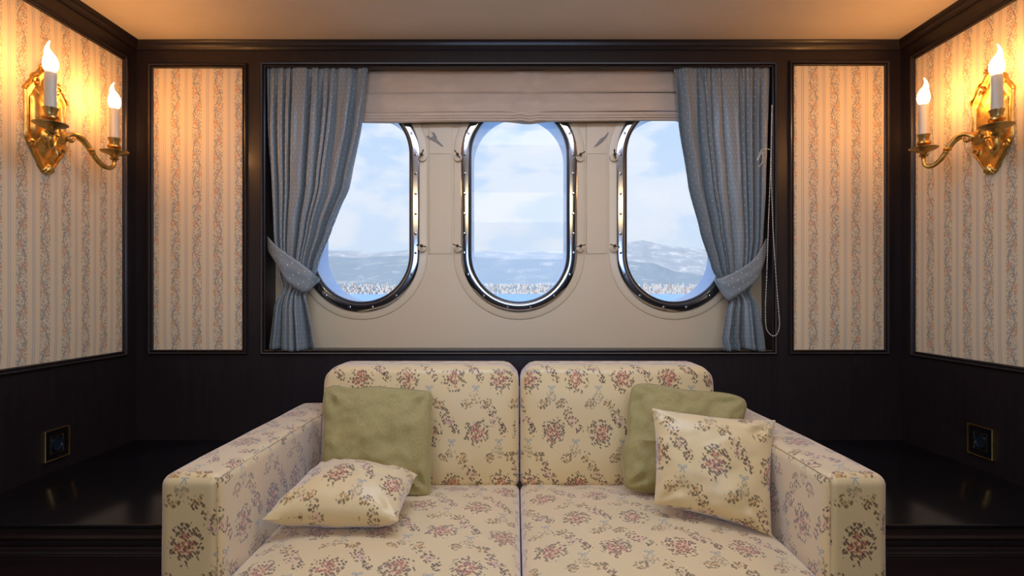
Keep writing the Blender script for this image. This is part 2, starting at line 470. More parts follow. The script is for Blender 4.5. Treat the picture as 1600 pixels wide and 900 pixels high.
framed_panel(X(240, YB), X(380, YB), zp0, zp1, back_map(YB), wall_back, 0, (X(275, YB), .86))
framed_panel(X(1239, YB), X(1381, YB), zp0, zp1+.01, back_map(YB), wall_back, 0, (X(1270, YB), .86))
framed_panel(.1, 2.168, .824, 1.954, left_map(XL), wall_left, 1, (1.98, .86))
framed_panel(.1, 2.165, .824, 1.954, right_map(XR), wall_right, 1, (2.0, .86))
bm = bmesh.new(); sweep(bm, rect(OX0, OX1, OZ0, OZ1), MOULD, back_map(YB)); mk('panel_moulding', bm, WOOD, wall_back, True)
# corner stiles and cornice
CP = [(0, 0), (0, .034), (.006, .034), (.010, .026), (.015, .020), (.018, .010), (.022, .004), (.022, 0)]
def cornice(name, p0, p1, inward):
    bm = bmesh.new(); A = []; B = []
    for off, dn in CP:
        q = inward*off; A.append(bm.verts.new(Vector((p0[0], p0[1], ZC-dn))+q)); B.append(bm.verts.new(Vector((p1[0], p1[1], ZC-dn))+q))
    n = len(A)
    for i in range(n): bm.faces.new((A[i], A[(i+1) % n], B[(i+1) % n], B[i]))
    bm.faces.new(A); bm.faces.new(B[::-1]); struct(mk(name, bm, WOOD, None, False))
cornice('trim_2', (XL, YB), (XR, YB), Vector((0, -1, 0)))
cornice('trim_3', (XL, YN), (XL, YB), Vector((1, 0, 0)))
cornice('trim_4', (XR, YN), (XR, YB), Vector((-1, 0, 0)))

# ================================================================== WINDOW PANEL AND PORTHOLES
PM = 1/(YW/F); ZW = 1.4225; HS = .209; RI = .201; RO = .2426; RP = .279
centres = [X(565.5, YW), X(811, YW), X(1053.5, YW)]
wx0, wx1, wz0, wz1 = OX0-.03, OX1+.03, OZ0-.03, OZ1+.06
holes = [stadium(c, ZW, RI+.004, HS) for c in centres]
pan = struct(plate('wall_porthole', rect(wx0, wx1, wz0, wz1), holes, YW, YW+.012, CREAM))
hull = struct(plate('wall_hull', rect(XL-.1, XR+.1, 0, ZC), [stadium(c, ZW, RI+.006, HS) for c in centres], YW+.170, YW+.185, WHITEP))
# raised cream surrounds, joint strips between them
for c in centres:
    bm = bmesh.new(); sweep(bm, stadium(c, ZW, RO-.006, HS), [(0, 0), (0, .0045), (.033, .0045), (.0365, .003), (.038, 0)], back_map(YW))
    mk('porthole_surround', bm, CREAMJ, pan, True)
for a, b in ((centres[0], centres[1]), (centres[1], centres[2])):
    x0, x1 = a+RP+.004, b-RP-.003
    for z0, z1 in ((ZW-HS+.001, ZW+HS-.001), (ZW+HS+.002, wz1-.035)):
        bm = bmesh.new(); add_box(bm, x0, x1, YW-.0022, YW-.0002, z0, z1, .0006, 1); mk('joint_strip', bm, CREAM, pan, True)
    bm = bmesh.new(); add_box(bm, x0-.0035, x0-.0005, YW-.004, YW-.0002, ZW-HS, wz1-.035, .001, 1); mk('cover_bead', bm, CREAMJ, pan, True)
# flat fork and lozenge plates on the strips, standing in for shadow-like marks
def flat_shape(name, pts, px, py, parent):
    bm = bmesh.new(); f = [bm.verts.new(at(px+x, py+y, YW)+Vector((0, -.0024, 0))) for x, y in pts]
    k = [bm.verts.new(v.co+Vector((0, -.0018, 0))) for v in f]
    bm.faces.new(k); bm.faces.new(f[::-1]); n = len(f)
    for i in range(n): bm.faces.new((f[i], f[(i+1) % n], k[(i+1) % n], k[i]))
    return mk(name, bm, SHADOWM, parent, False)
flat_shape('fork_shadow_plate', [(-6.5, -12), (-1, -10), (2.5, -4), (3, 0), (13, 11), (11, 11.5), (0, 4), (-5, 2), (-12, -2), (-13.5, -5), (-12, -6), (-7, -3), (-4, -4), (-3, -7)], 680, 218, pan)
flat_shape('lozenge_shadow_plate', [(-13, 11), (-6, 2), (-2, -3), (4, -6), (10, -13), (11, -12), (6, -3), (2, 2), (-6, 8)], 940, 220, pan)

screw_me = None
def window(idx, c):
    o = bpy.data.objects.new('window_%d' % idx, None); COL.objects.link(o); o.location = (c, YW, ZW); struct(o)
    mp = back_map(YW)
    bm = bmesh.new(); sweep(bm, stadium(c, ZW, RI, HS, 32), [(.006, .0), (.006, .008), (.0075, .0115), (.011, .0128), (.016, .0130), (.030, .0120), (.0385, .0105), (.0408, .009), (.0416, .006), (.0416, 0)], mp)
    mk('rim_ring', bm, STEEL, o, True)
    bm = bmesh.new(); sweep(bm, stadium(c, ZW, RI, HS, 32), [(-.002, -.004), (-.002, .004), (.0, .008), (.006, .010), (.0075, .008), (.0075, -.004)], mp)
    mk('gasket', bm, RUBBER, o, True)
    # deep outer reveal through the hull
    bm = bmesh.new(); sweep(bm, stadium(c, ZW, RI, HS, 32), [(.000, -.012), (.006, -.012), (.006, -.182), (-.0, -.182)], mp)
    mk('reveal', bm, WHITEP, o, True)
    # glass pane
    bm = bmesh.new(); lp = stadium(c, ZW, RI-.001, HS, 32)
    bm.faces.new([bm.verts.new((a, YW+.008, b)) for a, b in lp]); bm.faces.new([bm.verts.new((a, YW+.014, b)) for a, b in lp][::-1])
    mk('pane', bm, GLASS, o, False, recalc=False)
    # countersunk screws round the ring
    global screw_me
    zs = [ZW+HS*t for t in (.98, .60, .20, -.20, -.60, -.98)]; rr = RI+.026
    spots = [(c+s*rr, z) for z in zs for s in (-1, 1)]
    for a in (22, 50, 78, 102, 130, 158):
        for sg in (-1, 1): spots.append((c+rr*cos(radians(a)), ZW+sg*(HS+rr*sin(radians(a)))))
    for x, z in spots:
        if screw_me is None:
            bm = bmesh.new(); add_lathe(bm, [(.0001, .0035), (.0018, .0035), (.0022, .0018), (.0030, .0028), (.0052, .0022), (.0058, .0)], 12, axis='Y')
            for v in bm.verts: v.co.y *= -1
            s0 = mk('screw', bm, STEEL, o, True)
            for v in s0.data.vertices: v.co += parent_world(o)
            screw_me = s0.data; s0.location = Vector((x, YW-.0135, z))-o.location
        else:
            s = bpy.data.objects.new('screw', screw_me); COL.objects.link(s); s.parent = o; s.location = Vector((x, YW-.0135, z))-o.location
    # wing nuts on cream bosses
    for s in (-1, 1):
        for zz, an in ((Z(247, YW), 55), (Z(388, YW), 12)):
            bx = c+s*(RO+.012)
            bm = bmesh.new(); add_lathe(bm, [(.0175, 0), (.0175, .010), (.015, .0125), (.006, .013)], 20, axis='Y')
            for v in bm.verts: v.co.y *= -1; v.co += Vector((bx, YW-.004, zz))
            b0 = mk('boss', bm, CREAMJ, o, True)
            bm = bmesh.new(); cz = zz+.008
            add_ball(bm, (bx, YW-.034, cz), .0065, 10); add_lathe(bm, [(.004, 0), (.004, .020)], 10, (bx, YW-.033, cz), 'Y')
            a = radians(an if s > 0 else 180-an)+random.uniform(-.5, .5)
            d = Vector((cos(a), 0, sin(a)))
            for sg in (-1, 1):
                p = Vector((bx, YW-.033, cz))
                add_tube(bm, [p, p+d*sg*.009+Vector((0, -.002, 0)), p+d*sg*.016+Vector((0, -.004, 0)), p+d*sg*.021+Vector((0, -.005, 0))], [.0035, .003, .0042, .002], 8, flat=.6)
            w = mk('wing_nut', bm, BRONZE, o, True)
    return o
for i, c in enumerate(centres): window(i+1, c)

# ================================================================== ROMAN BLIND
def blind():
    t = thing('roman_blind', 'taupe fabric roman blind gathered in folds across the top of the three portholes', 'blind', (.014, YW-.02, 1.95))
    x0, x1 = OX0+.006, OX1-.006
    def sect(prof, name, ns=110, amp=.009, sag=True):
        bm = bmesh.new(); rows = []
        for i in range(ns+1):
            s = i/ns; x = x0+(x1-x0)*s; px = CX+(x)*F/2.3
            g = exp(-((px-825)/22)**2); tilt = .006*(s-.5)*2
            row = []
            for k, (y, z) in enumerate(prof):
                kk = k/(len(prof)-1)
                n = mnoise.noise(Vector((x*5, z*9, 3)))*amp+mnoise.noise(Vector((x*17, z*25, 8)))*amp*.35
                zz = z+tilt*kk+(mnoise.noise(Vector((x*3, 5, k*.0+2)))*.004-g*.010)*kk
                yy = y-n*sin(pi*min(1, kk*1.1))-g*(.016+.010*sin(px*.7))*sin(kk*pi)
                row.append(bm.verts.new((x, yy, zz)))
            rows.append(row)
        for a, b in zip(rows, rows[1:]):
            for k in range(len(prof)-1): bm.faces.new((a[k], a[k+1], b[k+1], b[k]))
        o = mk(name, bm, BLIND, t, True); md = o.modifiers.new('thickness', 'SOLIDIFY'); md.thickness = .0015; md.offset = 1
        return o
    Yf = 2.300
    z0 = OZ1+.022; z1 = Z(145, Yf); z2 = Z(174, Yf); z3 = Z(188, Yf)
    sect([(Yf+.004-.004*sin(k/8*pi), z0+(z1-z0)*k/8) for k in range(9)], 'upper_panel')
    pr = [(Yf+.001-.008*sin((k/8)**1.5*pi*.8), z1+(z2-z1)*k/8) for k in range(9)]+[(Yf-.006, z2-.002), (Yf+.002, z2-.0035), (Yf+.01, z2-.002)]
    sect(pr, 'lower_panel', amp=.010)
    zz = z2-.003
    for j in range(3):
        h = (.017, .012, .012)[j]; y = Yf+(.001, .004, .007)[j]
        sect([(y+.008, zz), (y-.001, zz-.001), (y-.005, zz-h*.35), (y-.005, zz-h*.75), (y-.001, zz-h), (y+.008, zz-h+.001)], 'fold', amp=.004); zz -= h*.82
    # seam line, bead chain loop and cord
    bm = bmesh.new()
    for dxp, side in ((0, 0),):
        pts = []
        Yc = YB-.020
        L = [(1206, 165), (1204, 260), (1201, 340), (1198, 430), (1196, 480), (1197, 510), (1202, 521), (1209, 525), (1215, 520), (1218, 508), (1217, 490), (1213, 440), (1208, 360), (1205, 260), (1206.5, 165)]
        pts = catmull([at(a, b, Yc) for a, b in L], 24)
    acc = 0; beads = [pts[0]]
    for a, b in zip(pts, pts[1:]):
        acc += (b-a).length
        if acc > .0085: beads.append(b); acc = 0
    add_tube(bm, pts[::4], .0008, 5)
    for b in beads: add_ball(bm, b, .0024, 6)
    mk('bead_chain', bm, WHITEBEAD, t, True)
    bm = bmesh.new()
    add_tube(bm, catmull([at(a, b, YB-.024) for a, b in ((1203, 234), (1196, 232), (1189, 236), (1184, 247), (1184, 250), (1189, 240), (1191, 238), (1192, 250), (1188, 258), (1184, 260))], 6), .0013, 6)
    mk('cord', bm, WHITEBEAD, t, True)
blind()

# ================================================================== CURTAINS
def interp(tab, y):
    if y <= tab[0][0]: return tab[0][1]
    for (a, p), (b, q) in zip(tab, tab[1:]):
        if y <= b: t = (y-a)/(b-a); t = t*t*(3-2*t)*.35+t*.65; return p+(q-p)*t
    return tab[-1][1]
def curtain(side, lt, rt, tie_y, up, lowr, hook, label, tlabel):
    Yc = 2.262
    t = thing('curtain', label, 'curtain', (X(490 if side < 0 else 1130, Yc), Yc, OZ0), 'window curtains')
    bm = bmesh.new(); NU, NV = 220, 110; g = []; ytop, ybot = 104.2, 546.5
    rnd = random.Random(5 if side < 0 else 9); ph = [rnd.uniform(0, 6.28) for _ in range(8)]
    NF = 9.0
    uvs = {}
    for j in range(NV+1):
        v = j/NV; py = ytop+(ybot-ytop)*v; xl, xr = interp(lt, py), interp(rt, py)
        dt = (py-tie_y)/26; pinch = exp(-dt*dt)
        row = []
        for i in range(NU+1):
            u = i/NU; uu = u if side < 0 else 1-u    # uu: 0 at the outer edge, 1 at the window side
            w = uu+.042*sin(2*pi*uu*2.3+ph[0])+.018*sin(2*pi*uu*5.1+ph[1]+v*1.5)
            p = 2*pi*NF*w+ph[2]+.7*sin(v*3+uu*5+ph[3])
            amp = (.0195+.007*sin(uu*9+ph[4]))*(1-.5*pinch)*(.30+.70*min(1, v*6))
            fine = .0035*sin(2*pi*27*w+ph[5])*exp(-v*16)
            s = 1-2*abs(cos(p/2))**.75; yo = amp*s+fine+.0025*mnoise.noise(Vector((uu*14, v*11, ph[6])))
            if side < 0 and v > .75: amp *= 1
            lowb = min(1, max(0, (py-tie_y+6)/40)); ww_ = .5*(1-abs(cos(pi*3.6*w+ph[1]))**.8*2)*.052*lowb; yo = yo*(1-.55*lowb)+ww_*(.4+.6*min(1, (py-tie_y+6)/70))
            dp = sin(uu*5.3+ph[2]+v*2.2); yo += .006*dp*(1-pinch)*(1-lowb)*min(1, v*5)
            xw = (xr-xl)/(NF*2*pi)*.75*sin(2*p)*.5
            px = xl+(xr-xl)*u+(xw if 0 < i < NU else 0)*min(1, 8*min(u, 1-u))
            Y = Yc+yo
            wav = 1.5*sin(uu*9+ph[7])*(v > .97)
            pt = at(px, py+wav, Yc); pt.y = Y
            if v > .86: pt.y += .0*(v-.86)
            row.append(bm.verts.new(pt)); uvs[row[-1]] = (uu*.80, -v*1.14)
        g.append(row)
    uvl = bm.loops.layers.uv.new('UVMap')
    for j in range(NV):
        for i in range(NU):
            f = bm.faces.new((g[j][i], g[j][i+1], g[j+1][i+1], g[j+1][i]))
            for l in f.loops: l[uvl].uv = uvs[l.vert]
    o = mk('drape', bm, CURT, t, True); md = o.modifiers.new('thickness', 'SOLIDIFY'); md.thickness = .0012
    # tieback band
    bm = bmesh.new(); uvl = bm.loops.layers.uv.new('UVMap'); n = 28; nw = 8; g = []
    U = catmull([Vector((a, b, 0)) for a, b in up], 10); Lw = catmull([Vector((a, b, 0)) for a, b in lowr], 10)
    def samp(c, t): k = t*(len(c)-1); i = min(int(k), len(c)-2); return c[i].lerp(c[i+1], k-i)
    uvs = {}
    for j in range(n+1):
        s = j/n; a, b = samp(U, s), samp(Lw, s); row = []
        for k in range(nw+1):
            q = a.lerp(b, k/nw); e = sin(pi*min(1, max(0, s))**.8)
            y = YB-.002-.016*e-.003*sin(pi*k/nw)*e+(.03*(1-min(1, (1-s)*8)) if s > .85 else 0)+.0015*sin(k*1.7+s*9)*e
            if s < .12: y += (.12-s)*.25
            p = at(q.x, q.y, y); row.append(bm.verts.new(p)); uvs[row[-1]] = (s*.25, k/nw*.09)
        g.append(row)
    for j in range(n):
        for k in range(nw):
            f = bm.faces.new((g[j][k], g[j][k+1], g[j+1][k+1], g[j+1][k]))
            for l in f.loops: l[uvl].uv = uvs[l.vert]
    o = mk('tieback', bm, CURT, t, True); md = o.modifiers.new('thickness', 'SOLIDIFY'); md.thickness = .003; md.offset = -1
    return t
curtain(-1, [(105, 418), (200, 419), (300, 424), (372, 428), (430, 436), (450, 441), (480, 428), (546, 420)],
        [(105, 575), (150, 571), (190, 566), (290, 545), (360, 517), (415, 496), (440, 489), (460, 478), (480, 484), (520, 492), (546, 496)], 445,
        [(418, 369), (428, 380), (440, 390), (478, 417), (499, 436)], [(419, 390), (434, 415), (447, 437), (459, 449), (477, 457), (498, 439)], None,
        'left blue-grey dotted curtain tied back beside the left porthole', '')
curtain(1, [(105, 1053), (190, 1060), (290, 1076), (360, 1094), (420, 1113), (450, 1128), (468, 1137), (490, 1131), (530, 1124), (546, 1127)],
        [(105, 1202), (200, 1199), (300, 1196), (372, 1192), (430, 1180), (455, 1172), (480, 1184), (546, 1193)], 452,
        [(1197, 373), (1179, 403), (1155, 421), (1127, 434), (1116, 435)], [(1197, 394), (1186, 431), (1170, 449), (1151, 463), (1136, 469), (1117, 438)], None,
        'right blue-grey dotted curtain tied back beside the bead chain', '')

# ================================================================== SCONCES
def sconce(side, Xw, Yc, c_near, c_far, label):
    # candle positions: (distance from wall, Y)
    sg = 1 if side < 0 else -1
    t = thing('wall_sconce', label, 'wall lamp', (Xw, Yc, 1.60), 'brass candle wall lamps')
    zb, Hh = 1.436, .350
    half = [(0, .010), (.02, .018), (.05, .030), (.10, .036), (.14, .050), (.18, .048), (.21, .062), (.26, .074), (.30, .080), (.34, .079), (.40, .080), (.55, .080), (.68, .080), (.72, .084), (.755, .074), (.78, .070), (.82, .056), (.845, .058), (.875, .050), (.90, .036), (.93, .028), (.965, .020), (1.0, .006)]
    loop = [(Yc+w, zb+Hh*h) for h, w in half]+[(Yc-w, zb+Hh*h) for h, w in half[::-1]]
    if True:
        bm = bmesh.new(); cz = zb+Hh*.52
        levels = [(1.0, .0), (1.0, .006), (.97, .010), (.92, .012), (.87, .0115), (.80, .007), (.72, .007), (.66, .0125), (.60, .0155), (.40, .0175), (.15, .0185)]
        Lp = []
        for s, h in levels:
            Lp.append([bm.verts.new((Xw+sg*h, Yc+(a-Yc)*s, cz+(b-cz)*(s if s > .95 else s*.97))) for a, b in loop])
        n = len(loop)
        for A, B in zip(Lp, Lp[1:]):
            for i in range(n): bm.faces.new((A[i], A[(i+1) % n], B[(i+1) % n], B[i]))
        bm.faces.new(Lp[-1]); bm.faces.new(Lp[0][::-1])
        bp = mk('backplate', bm, BRASS, t, True)
    # ornaments: crest shell, shoulder scrolls, bottom leaves
    bm = bmesh.new()
    for k in range(-3, 4):
        a = radians(k*22); r = Matrix.Rotation(a*sg*-1, 3, 'X')
        add_ball(bm, (Xw+sg*.011, Yc+sin(a)*.020, zb+Hh*.93+cos(a)*.016), .010, 8, (.7, .38, 1.3), Matrix.Rotation(-a, 3, 'X'))
    mk('crest_ornament', bm, BRASS, t, True); bm = bmesh.new()
    for s in (-1, 1):
        pts = []
        for k in range(26):
            a = k/25*2.2*pi; r = .017*(1-k/30); pts.append((Xw+sg*.012, Yc+s*(.040+cos(a)*r), zb+Hh*.80+sin(a)*r))
        add_tube(bm, pts, [.0048-.0001*k for k in range(26)], 7)
        add_tube(bm, catmull([(Xw+sg*.011, Yc+s*y, zb+Hh*z) for y, z in ((.030, .88), (.045, .87), (.058, .82), (.066, .765), (.078, .74), (.082, .70))], 5), .0042, 7)
        mk('shoulder_scroll', bm, BRASS, t, True); bm = bmesh.new()
        pts = []
        for k in range(22):
            a = k/21*2.0*pi; r = .013*(1-k/26); pts.append((Xw+sg*.012, Yc+s*(.056+cos(a)*r), zb+Hh*.235+sin(a)*r))
        add_tube(bm, pts, .0045, 7)
        add_tube(bm, catmull([(Xw+sg*.012, Yc+s*y, zb+Hh*z) for y, z in ((.060, .21), (.044, .15), (.030, .09), (.014, .03))], 5), .0048, 7)
        mk('foot_scroll', bm, BRASS, t, True); bm = bmesh.new()
    bm.free(); bm = bmesh.new()
    for k in range(-2, 3):
        a = radians(180+k*20)
        add_ball(bm, (Xw+sg*.014, Yc+sin(a)*.017, zb+Hh*.105+cos(a)*.024), .013, 8, (.75, .4, 1.3), Matrix.Rotation(-a, 3, 'X'))
    add_ball(bm, (Xw+sg*.016, Yc, zb+Hh*.035), .0085, 10)
    mk('leaf_ornament', bm, BRASS, t, True)
    # central bracket
    bm = bmesh.new(); bz = 1.553
    add_lathe(bm, [(.030, .012), (.030, .018), (.022, .024), (.016, .034), (.020, .044), (.026, .050), (.024, .058), (.010, .062)], 20, (0, 0, 0), 'X')
    for v in bm.verts: v.co = Vector((Xw+sg*v.co.x, Yc+v.co.y, bz+v.co.z))
    mk('bracket', bm, BRASS, t, True)
    for ci, (dw, yy) in enumerate((c_near, c_far)):
        zpan = 1.541 if side < 0 else 1.546
        C = Vector((Xw+sg*dw, yy, 0)); B = Vector((Xw+sg*.052, Yc, 0))
        def P(s, z, lift=0): q = B.lerp(C, s); return Vector((q.x, q.y, z))
        bm = bmesh.new()
        dz_ = zpan-1.541
        path = catmull([P(0, 1.553), P(.10, 1.560), P(.22, 1.572), P(.36, 1.570), P(.48, 1.550), P(.57, 1.527), P(.66, 1.505), P(.78, 1.489), P(.90, 1.486), P(.98, 1.496), P(1.0, 1.512+dz_)], 7)
        n = len(path); rad = [.0062+.0018*sin(pi*k/n) for k in range(n)]
        add_tube(bm, path, rad, 12)
        # scroll curl at the root and knuckle in the middle
        sc_pts = [P(.22, 1.572)]
        for k in range(16):
            a = pi/2+k/15*1.75*pi; r = .014*(1-k/22); sc_pts.append(P(.20, 0)+(C-B).normalized()*(cos(a)*r)+Vector((0, 0, 1.557+sin(a)*r)))
        add_tube(bm, sc_pts[1:], .0055, 8)
        for s0, z0, r0 in ((.55, 1.533, .0125), (.58, 1.523, .010)): add_ball(bm, P(s0, z0), r0, 10, (1, 1, .65))
        add_tube(bm, catmull([P(.28, 1.563), P(.40, 1.553), P(.50, 1.533), P(.56, 1.526)], 6), .004, 8)
        arm = mk('arm', bm, BRASS, t, True)
        bm = bmesh.new()
        add_lathe(bm, [(.004, -.034), (.008, -.030), (.006, -.026), (.013, -.022), (.015, -.018), (.010, -.014), (.013, -.010), (.018, -.006), (.036, .000), (.043, .005), (.0435, .007), (.034, .0045), (.014, .0035), (.004, .003)], 28, (C.x, C.y, zpan))
        mk('drip_pan', bm, BRASS2, arm, True)
        bm = bmesh.new()
        add_lathe(bm, [(.008, .003), (.010, .009), (.008, .013), (.018, .018), (.0215, .022), (.021, .027), (.015, .032), (.0165, .042), (.020, .050), (.0205, .053), (.0165, .053), (.0155, .047), (.002, .046)], 24, (C.x, C.y, zpan))
        mk('candle_cup', bm, BRASS2, arm, True)
        bm = bmesh.new()
        add_lathe(bm, [(.014, .046), (.0155, .047), (.0155, .150), (.0148, .157), (.012, .158), (.002, .158)], 24, (C.x, C.y, zpan))
        mk('candle_sleeve', bm, IVORY, arm, True)
        bm = bmesh.new(); prof = [(.008, 0), (.0165, .005), (.0205, .014), (.0215, .024), (.0195, .036), (.0150, .048), (.0100, .058), (.0062, .067), (.0038, .076), (.0026, .084), (.0012, .090)]
        add_lathe(bm, prof, 20, (C.x, C.y, zpan+.1585))
        for v in bm.verts:
            v.co.x = C.x+(v.co.x-C.x)*.9; v.co.y = C.y+(v.co.y-C.y)*.9
            h = v.co.z-(zpan+.1585)
            if h > .045: v.co.y += -.012*sin((h-.045)/.045*pi*.9)*.6; v.co.x += sg*-.004*sin((h-.045)/.045*pi)
        mk('flame_bulb', bm, BULBM, arm, True)
sconce(-1, XL, 1.807, (.157, 1.645), (.113, 1.969), 'brass two-candle wall lamp on the left striped wall')
sconce(1, XR, 1.810, (.106, 1.678), (.133, 1.942), 'brass two-candle wall lamp on the right striped wall')

# ================================================================== CEILING SPOTS
for px, lab in ((577, 'small recessed ceiling spotlight above the left curtain'), (1040, 'small recessed ceiling spotlight above the right curtain')):
    xx = X(px, 1.93)
    t = thing('ceiling_spotlight', lab, 'ceiling light', (xx, 1.875, ZC), 'recessed ceiling spots')
    bm = bmesh.new(); add_lathe(bm, [(.026, -.001), (.028, -.007), (.034, -.008), (.040, -.004), (.042, 0), (.030, 0)], 28, (xx, 1.875, ZC)); mk('trim_ring', bm, BRASS2, t, True)
    bm = bmesh.new(); add_lathe(bm, [(.024, 0), (.022, -.004), (.010, -.007), (.002, -.0075)], 24, (xx, 1.875, ZC)); mk('lens', bm, SPOTM, t, True)

# ================================================================== SOCKETS
def socket(side, Xw, label):
    sg = 1 if side < 0 else -1
    mp = (left_map if side < 0 else right_map)(Xw)
    yc = 1.853 if side < 0 else 1.858; zc = .552; h = .050
    if side > 0: zc = .558
    t = thing('wall_socket', label, 'socket', (Xw, yc, zc-h), 'brass wall sockets')
    bm = bmesh.new(); sweep(bm, rect(yc-h, yc+h, zc-h, zc+h), [(0, 0), (0, .008), (-.001, .010), (-.0028, .009), (-.0032, 0)], mp); mk('frame', bm, BRASS2, t, False)
    bm = bmesh.new()
    add_box(bm, min(Xw+sg*.001, Xw+sg*.006), max(Xw+sg*.001, Xw+sg*.006), yc-h+.006, yc+h-.006, zc-h+.006, zc+h-.006, .001, 1); mk('face_plate', bm, WOODTOP, t, False)
    bm = bmesh.new(); sweep(bm, rect(yc-.026, yc+.026, zc-.028, zc+.028), [(0, .006), (0, .008), (-.0012, .008), (-.0016, .006)], mp); mk('inner_frame', bm, BRASS2, t, False)
    bm = bmesh.new(); add_lathe(bm, [(.0225, .006), (.0225, .010), (.019, .010), (.0175, .0065), (.002, .0065)], 28, (0, 0, 0), 'X')
    for v in bm.verts: v.co = Vector((Xw+sg*v.co.x, yc+v.co.y, zc+v.co.z))
    mk('socket_insert', bm, BLACKP, t, True)
socket(-1, XL, 'square brass-framed power socket low on the left wall')
socket(1, XR, 'square brass-framed power socket low on the right wall')

# ================================================================== CABINETS
def cabinet(x0, x1, label):
    Yf = 1.424; zt = .461
    t = thing('low_cabinet', label, 'cabinet', ((x0+x1)/2, (Yf+YB)/2, 0), 'low wooden cabinets beside the sofa')
    box('body', x0, x1, Yf+.022, YB-.002, .0, zt-.030, WOOD, t, .002, 1, False)
    bm = bmesh.new(); add_box(bm, x0, x1, Yf, YB-.002, zt-.010, zt, .003, 3); mk('top', bm, WOODTOP, t, True)
    prof = [(0, -.010), (.004, -.014), (.004, -.020), (.010, -.024), (.010, -.030), (.004, -.036), (.006, -.041), (.014, -.046), (.020, -.050), (.020, -.054)]
    bm = bmesh.new(); A = [bm.verts.new((x0, Yf+a, zt+b)) for a, b in prof]+[bm.verts.new((x0, Yf+.03, zt-.054)), bm.verts.new((x0, Yf+.03, zt-.010))]
    B = [bm.verts.new((x1, v.co.y, v.co.z)) for v in A]; n = len(A)
    for i in range(n): bm.faces.new((A[i], A[(i+1) % n], B[(i+1) % n], B[i]))
    bm.faces.new(A); bm.faces.new(B[::-1]); mk('edge_moulding', bm, WOODH, t, True)
    d0, d1, e0, e1 = x0+.004, x1-.004, .06, zt-.062
    bm = bmesh.new(); add_box(bm, d0, d1, Yf+.008, Yf+.0215, e0, e1, .0015, 1); door = mk('door', bm, WOODH, t, False)
    bm = bmesh.new(); sweep(bm, rect(d0+.035, d1-.022, e0+.035, e1-.022), [(0, 0), (0, .004), (.003, .007), (.006, .004), (.009, .007), (.013, .003), (.014, 0)], back_map(Yf+.008)); mk('panel_moulding', bm, WOOD, door, True)
    box('plinth', x0+.01, x1-.01, Yf+.03, YB-.01, 0, .05, WOOD, t, 0, 1, False) if False else None
cabinet(XL+.002, -.836, 'low dark polished wood cabinet left of the sofa')
cabinet(.878, XR-.002, 'low dark polished wood cabinet right of the sofa')

# ================================================================== SOFA
def rbox(x0, x1, y0, y1, z0, z1, r, cuts=(14, 10, 8), puff=None):
    """rounded box as a closed grid mesh"""
    def axis(a, b, n):
        k = 5; L = [a+r*(i/k) for i in range(k)]+[a+r+(b-a-2*r)*i/n for i in range(n+1)]+[b-r+r*((i+1)/k) for i in range(k)]
        return L
    ax, ay, az = axis(x0, x1, cuts[0]), axis(y0, y1, cuts[1]), axis(z0, z1, cuts[2])
    bm = bmesh.new(); cache = {}
    def vert(i, j, k):
        key = (i, j, k)
        if key in cache: return cache[key]
        p = Vector((ax[i], ay[j], az[k]))
        c = Vector((min(max(p.x, x0+r), x1-r), min(max(p.y, y0+r), y1-r), min(max(p.z, z0+r), z1-r)))
        d = p-c
        if d.length > 1e-9:
            # cube-to-sphere keeps spacing even
            q = d/r
            q2 = Vector((q.x*sqrt(max(0, 1-q.y*q.y/2-q.z*q.z/2+q.y*q.y*q.z*q.z/3)), q.y*sqrt(max(0, 1-q.x*q.x/2-q.z*q.z/2+q.x*q.x*q.z*q.z/3)), q.z*sqrt(max(0, 1-q.x*q.x/2-q.y*q.y/2+q.x*q.x*q.y*q.y/3))))
            p = c+q2*r
        if puff: p = puff(p)
        cache[key] = bm.verts.new(p); return cache[key]
    I, J, K = len(ax)-1, len(ay)-1, len(az)-1
    for k in (0, K):
        for i in range(I):
            for j in range(J): bm.faces.new([vert(i, j, k), vert(i+1, j, k), vert(i+1, j+1, k), vert(i, j+1, k)])
    for j in (0, J):
        for i in range(I):
            for k in range(K): bm.faces.new([vert(i, j, k), vert(i+1, j, k), vert(i+1, j, k+1), vert(i, j, k+1)])
    for i in (0, I):
        for j in range(J):
            for k in range(K): bm.faces.new([vert(i, j, k), vert(i, j+1, k), vert(i, j+1, k+1), vert(i, j, k+1)])
    return bm
sofa = thing('sofa', 'two-seat sofa in cream floral brocade below the three portholes', 'sofa', (.02, 1.70, 0))
def fabric(name, bm, off, parent=sofa, mat=FLORAL, smooth=True):
    o = mk(name, bm, mat, parent, smooth); pw = parent_world(parent); uv_box(o.data, (off[0]-pw.x, off[1]-pw.y, off[2]-pw.z)); return o
def nz3(p, s, a, k=0): return a*mnoise.noise(Vector((p.x*s, p.y*s, p.z*s+k)))
AO0, AI0, AI1, AO1 = -.816, -.673, .712, .857
ZA = .633; YF, YR = 1.276, 2.135
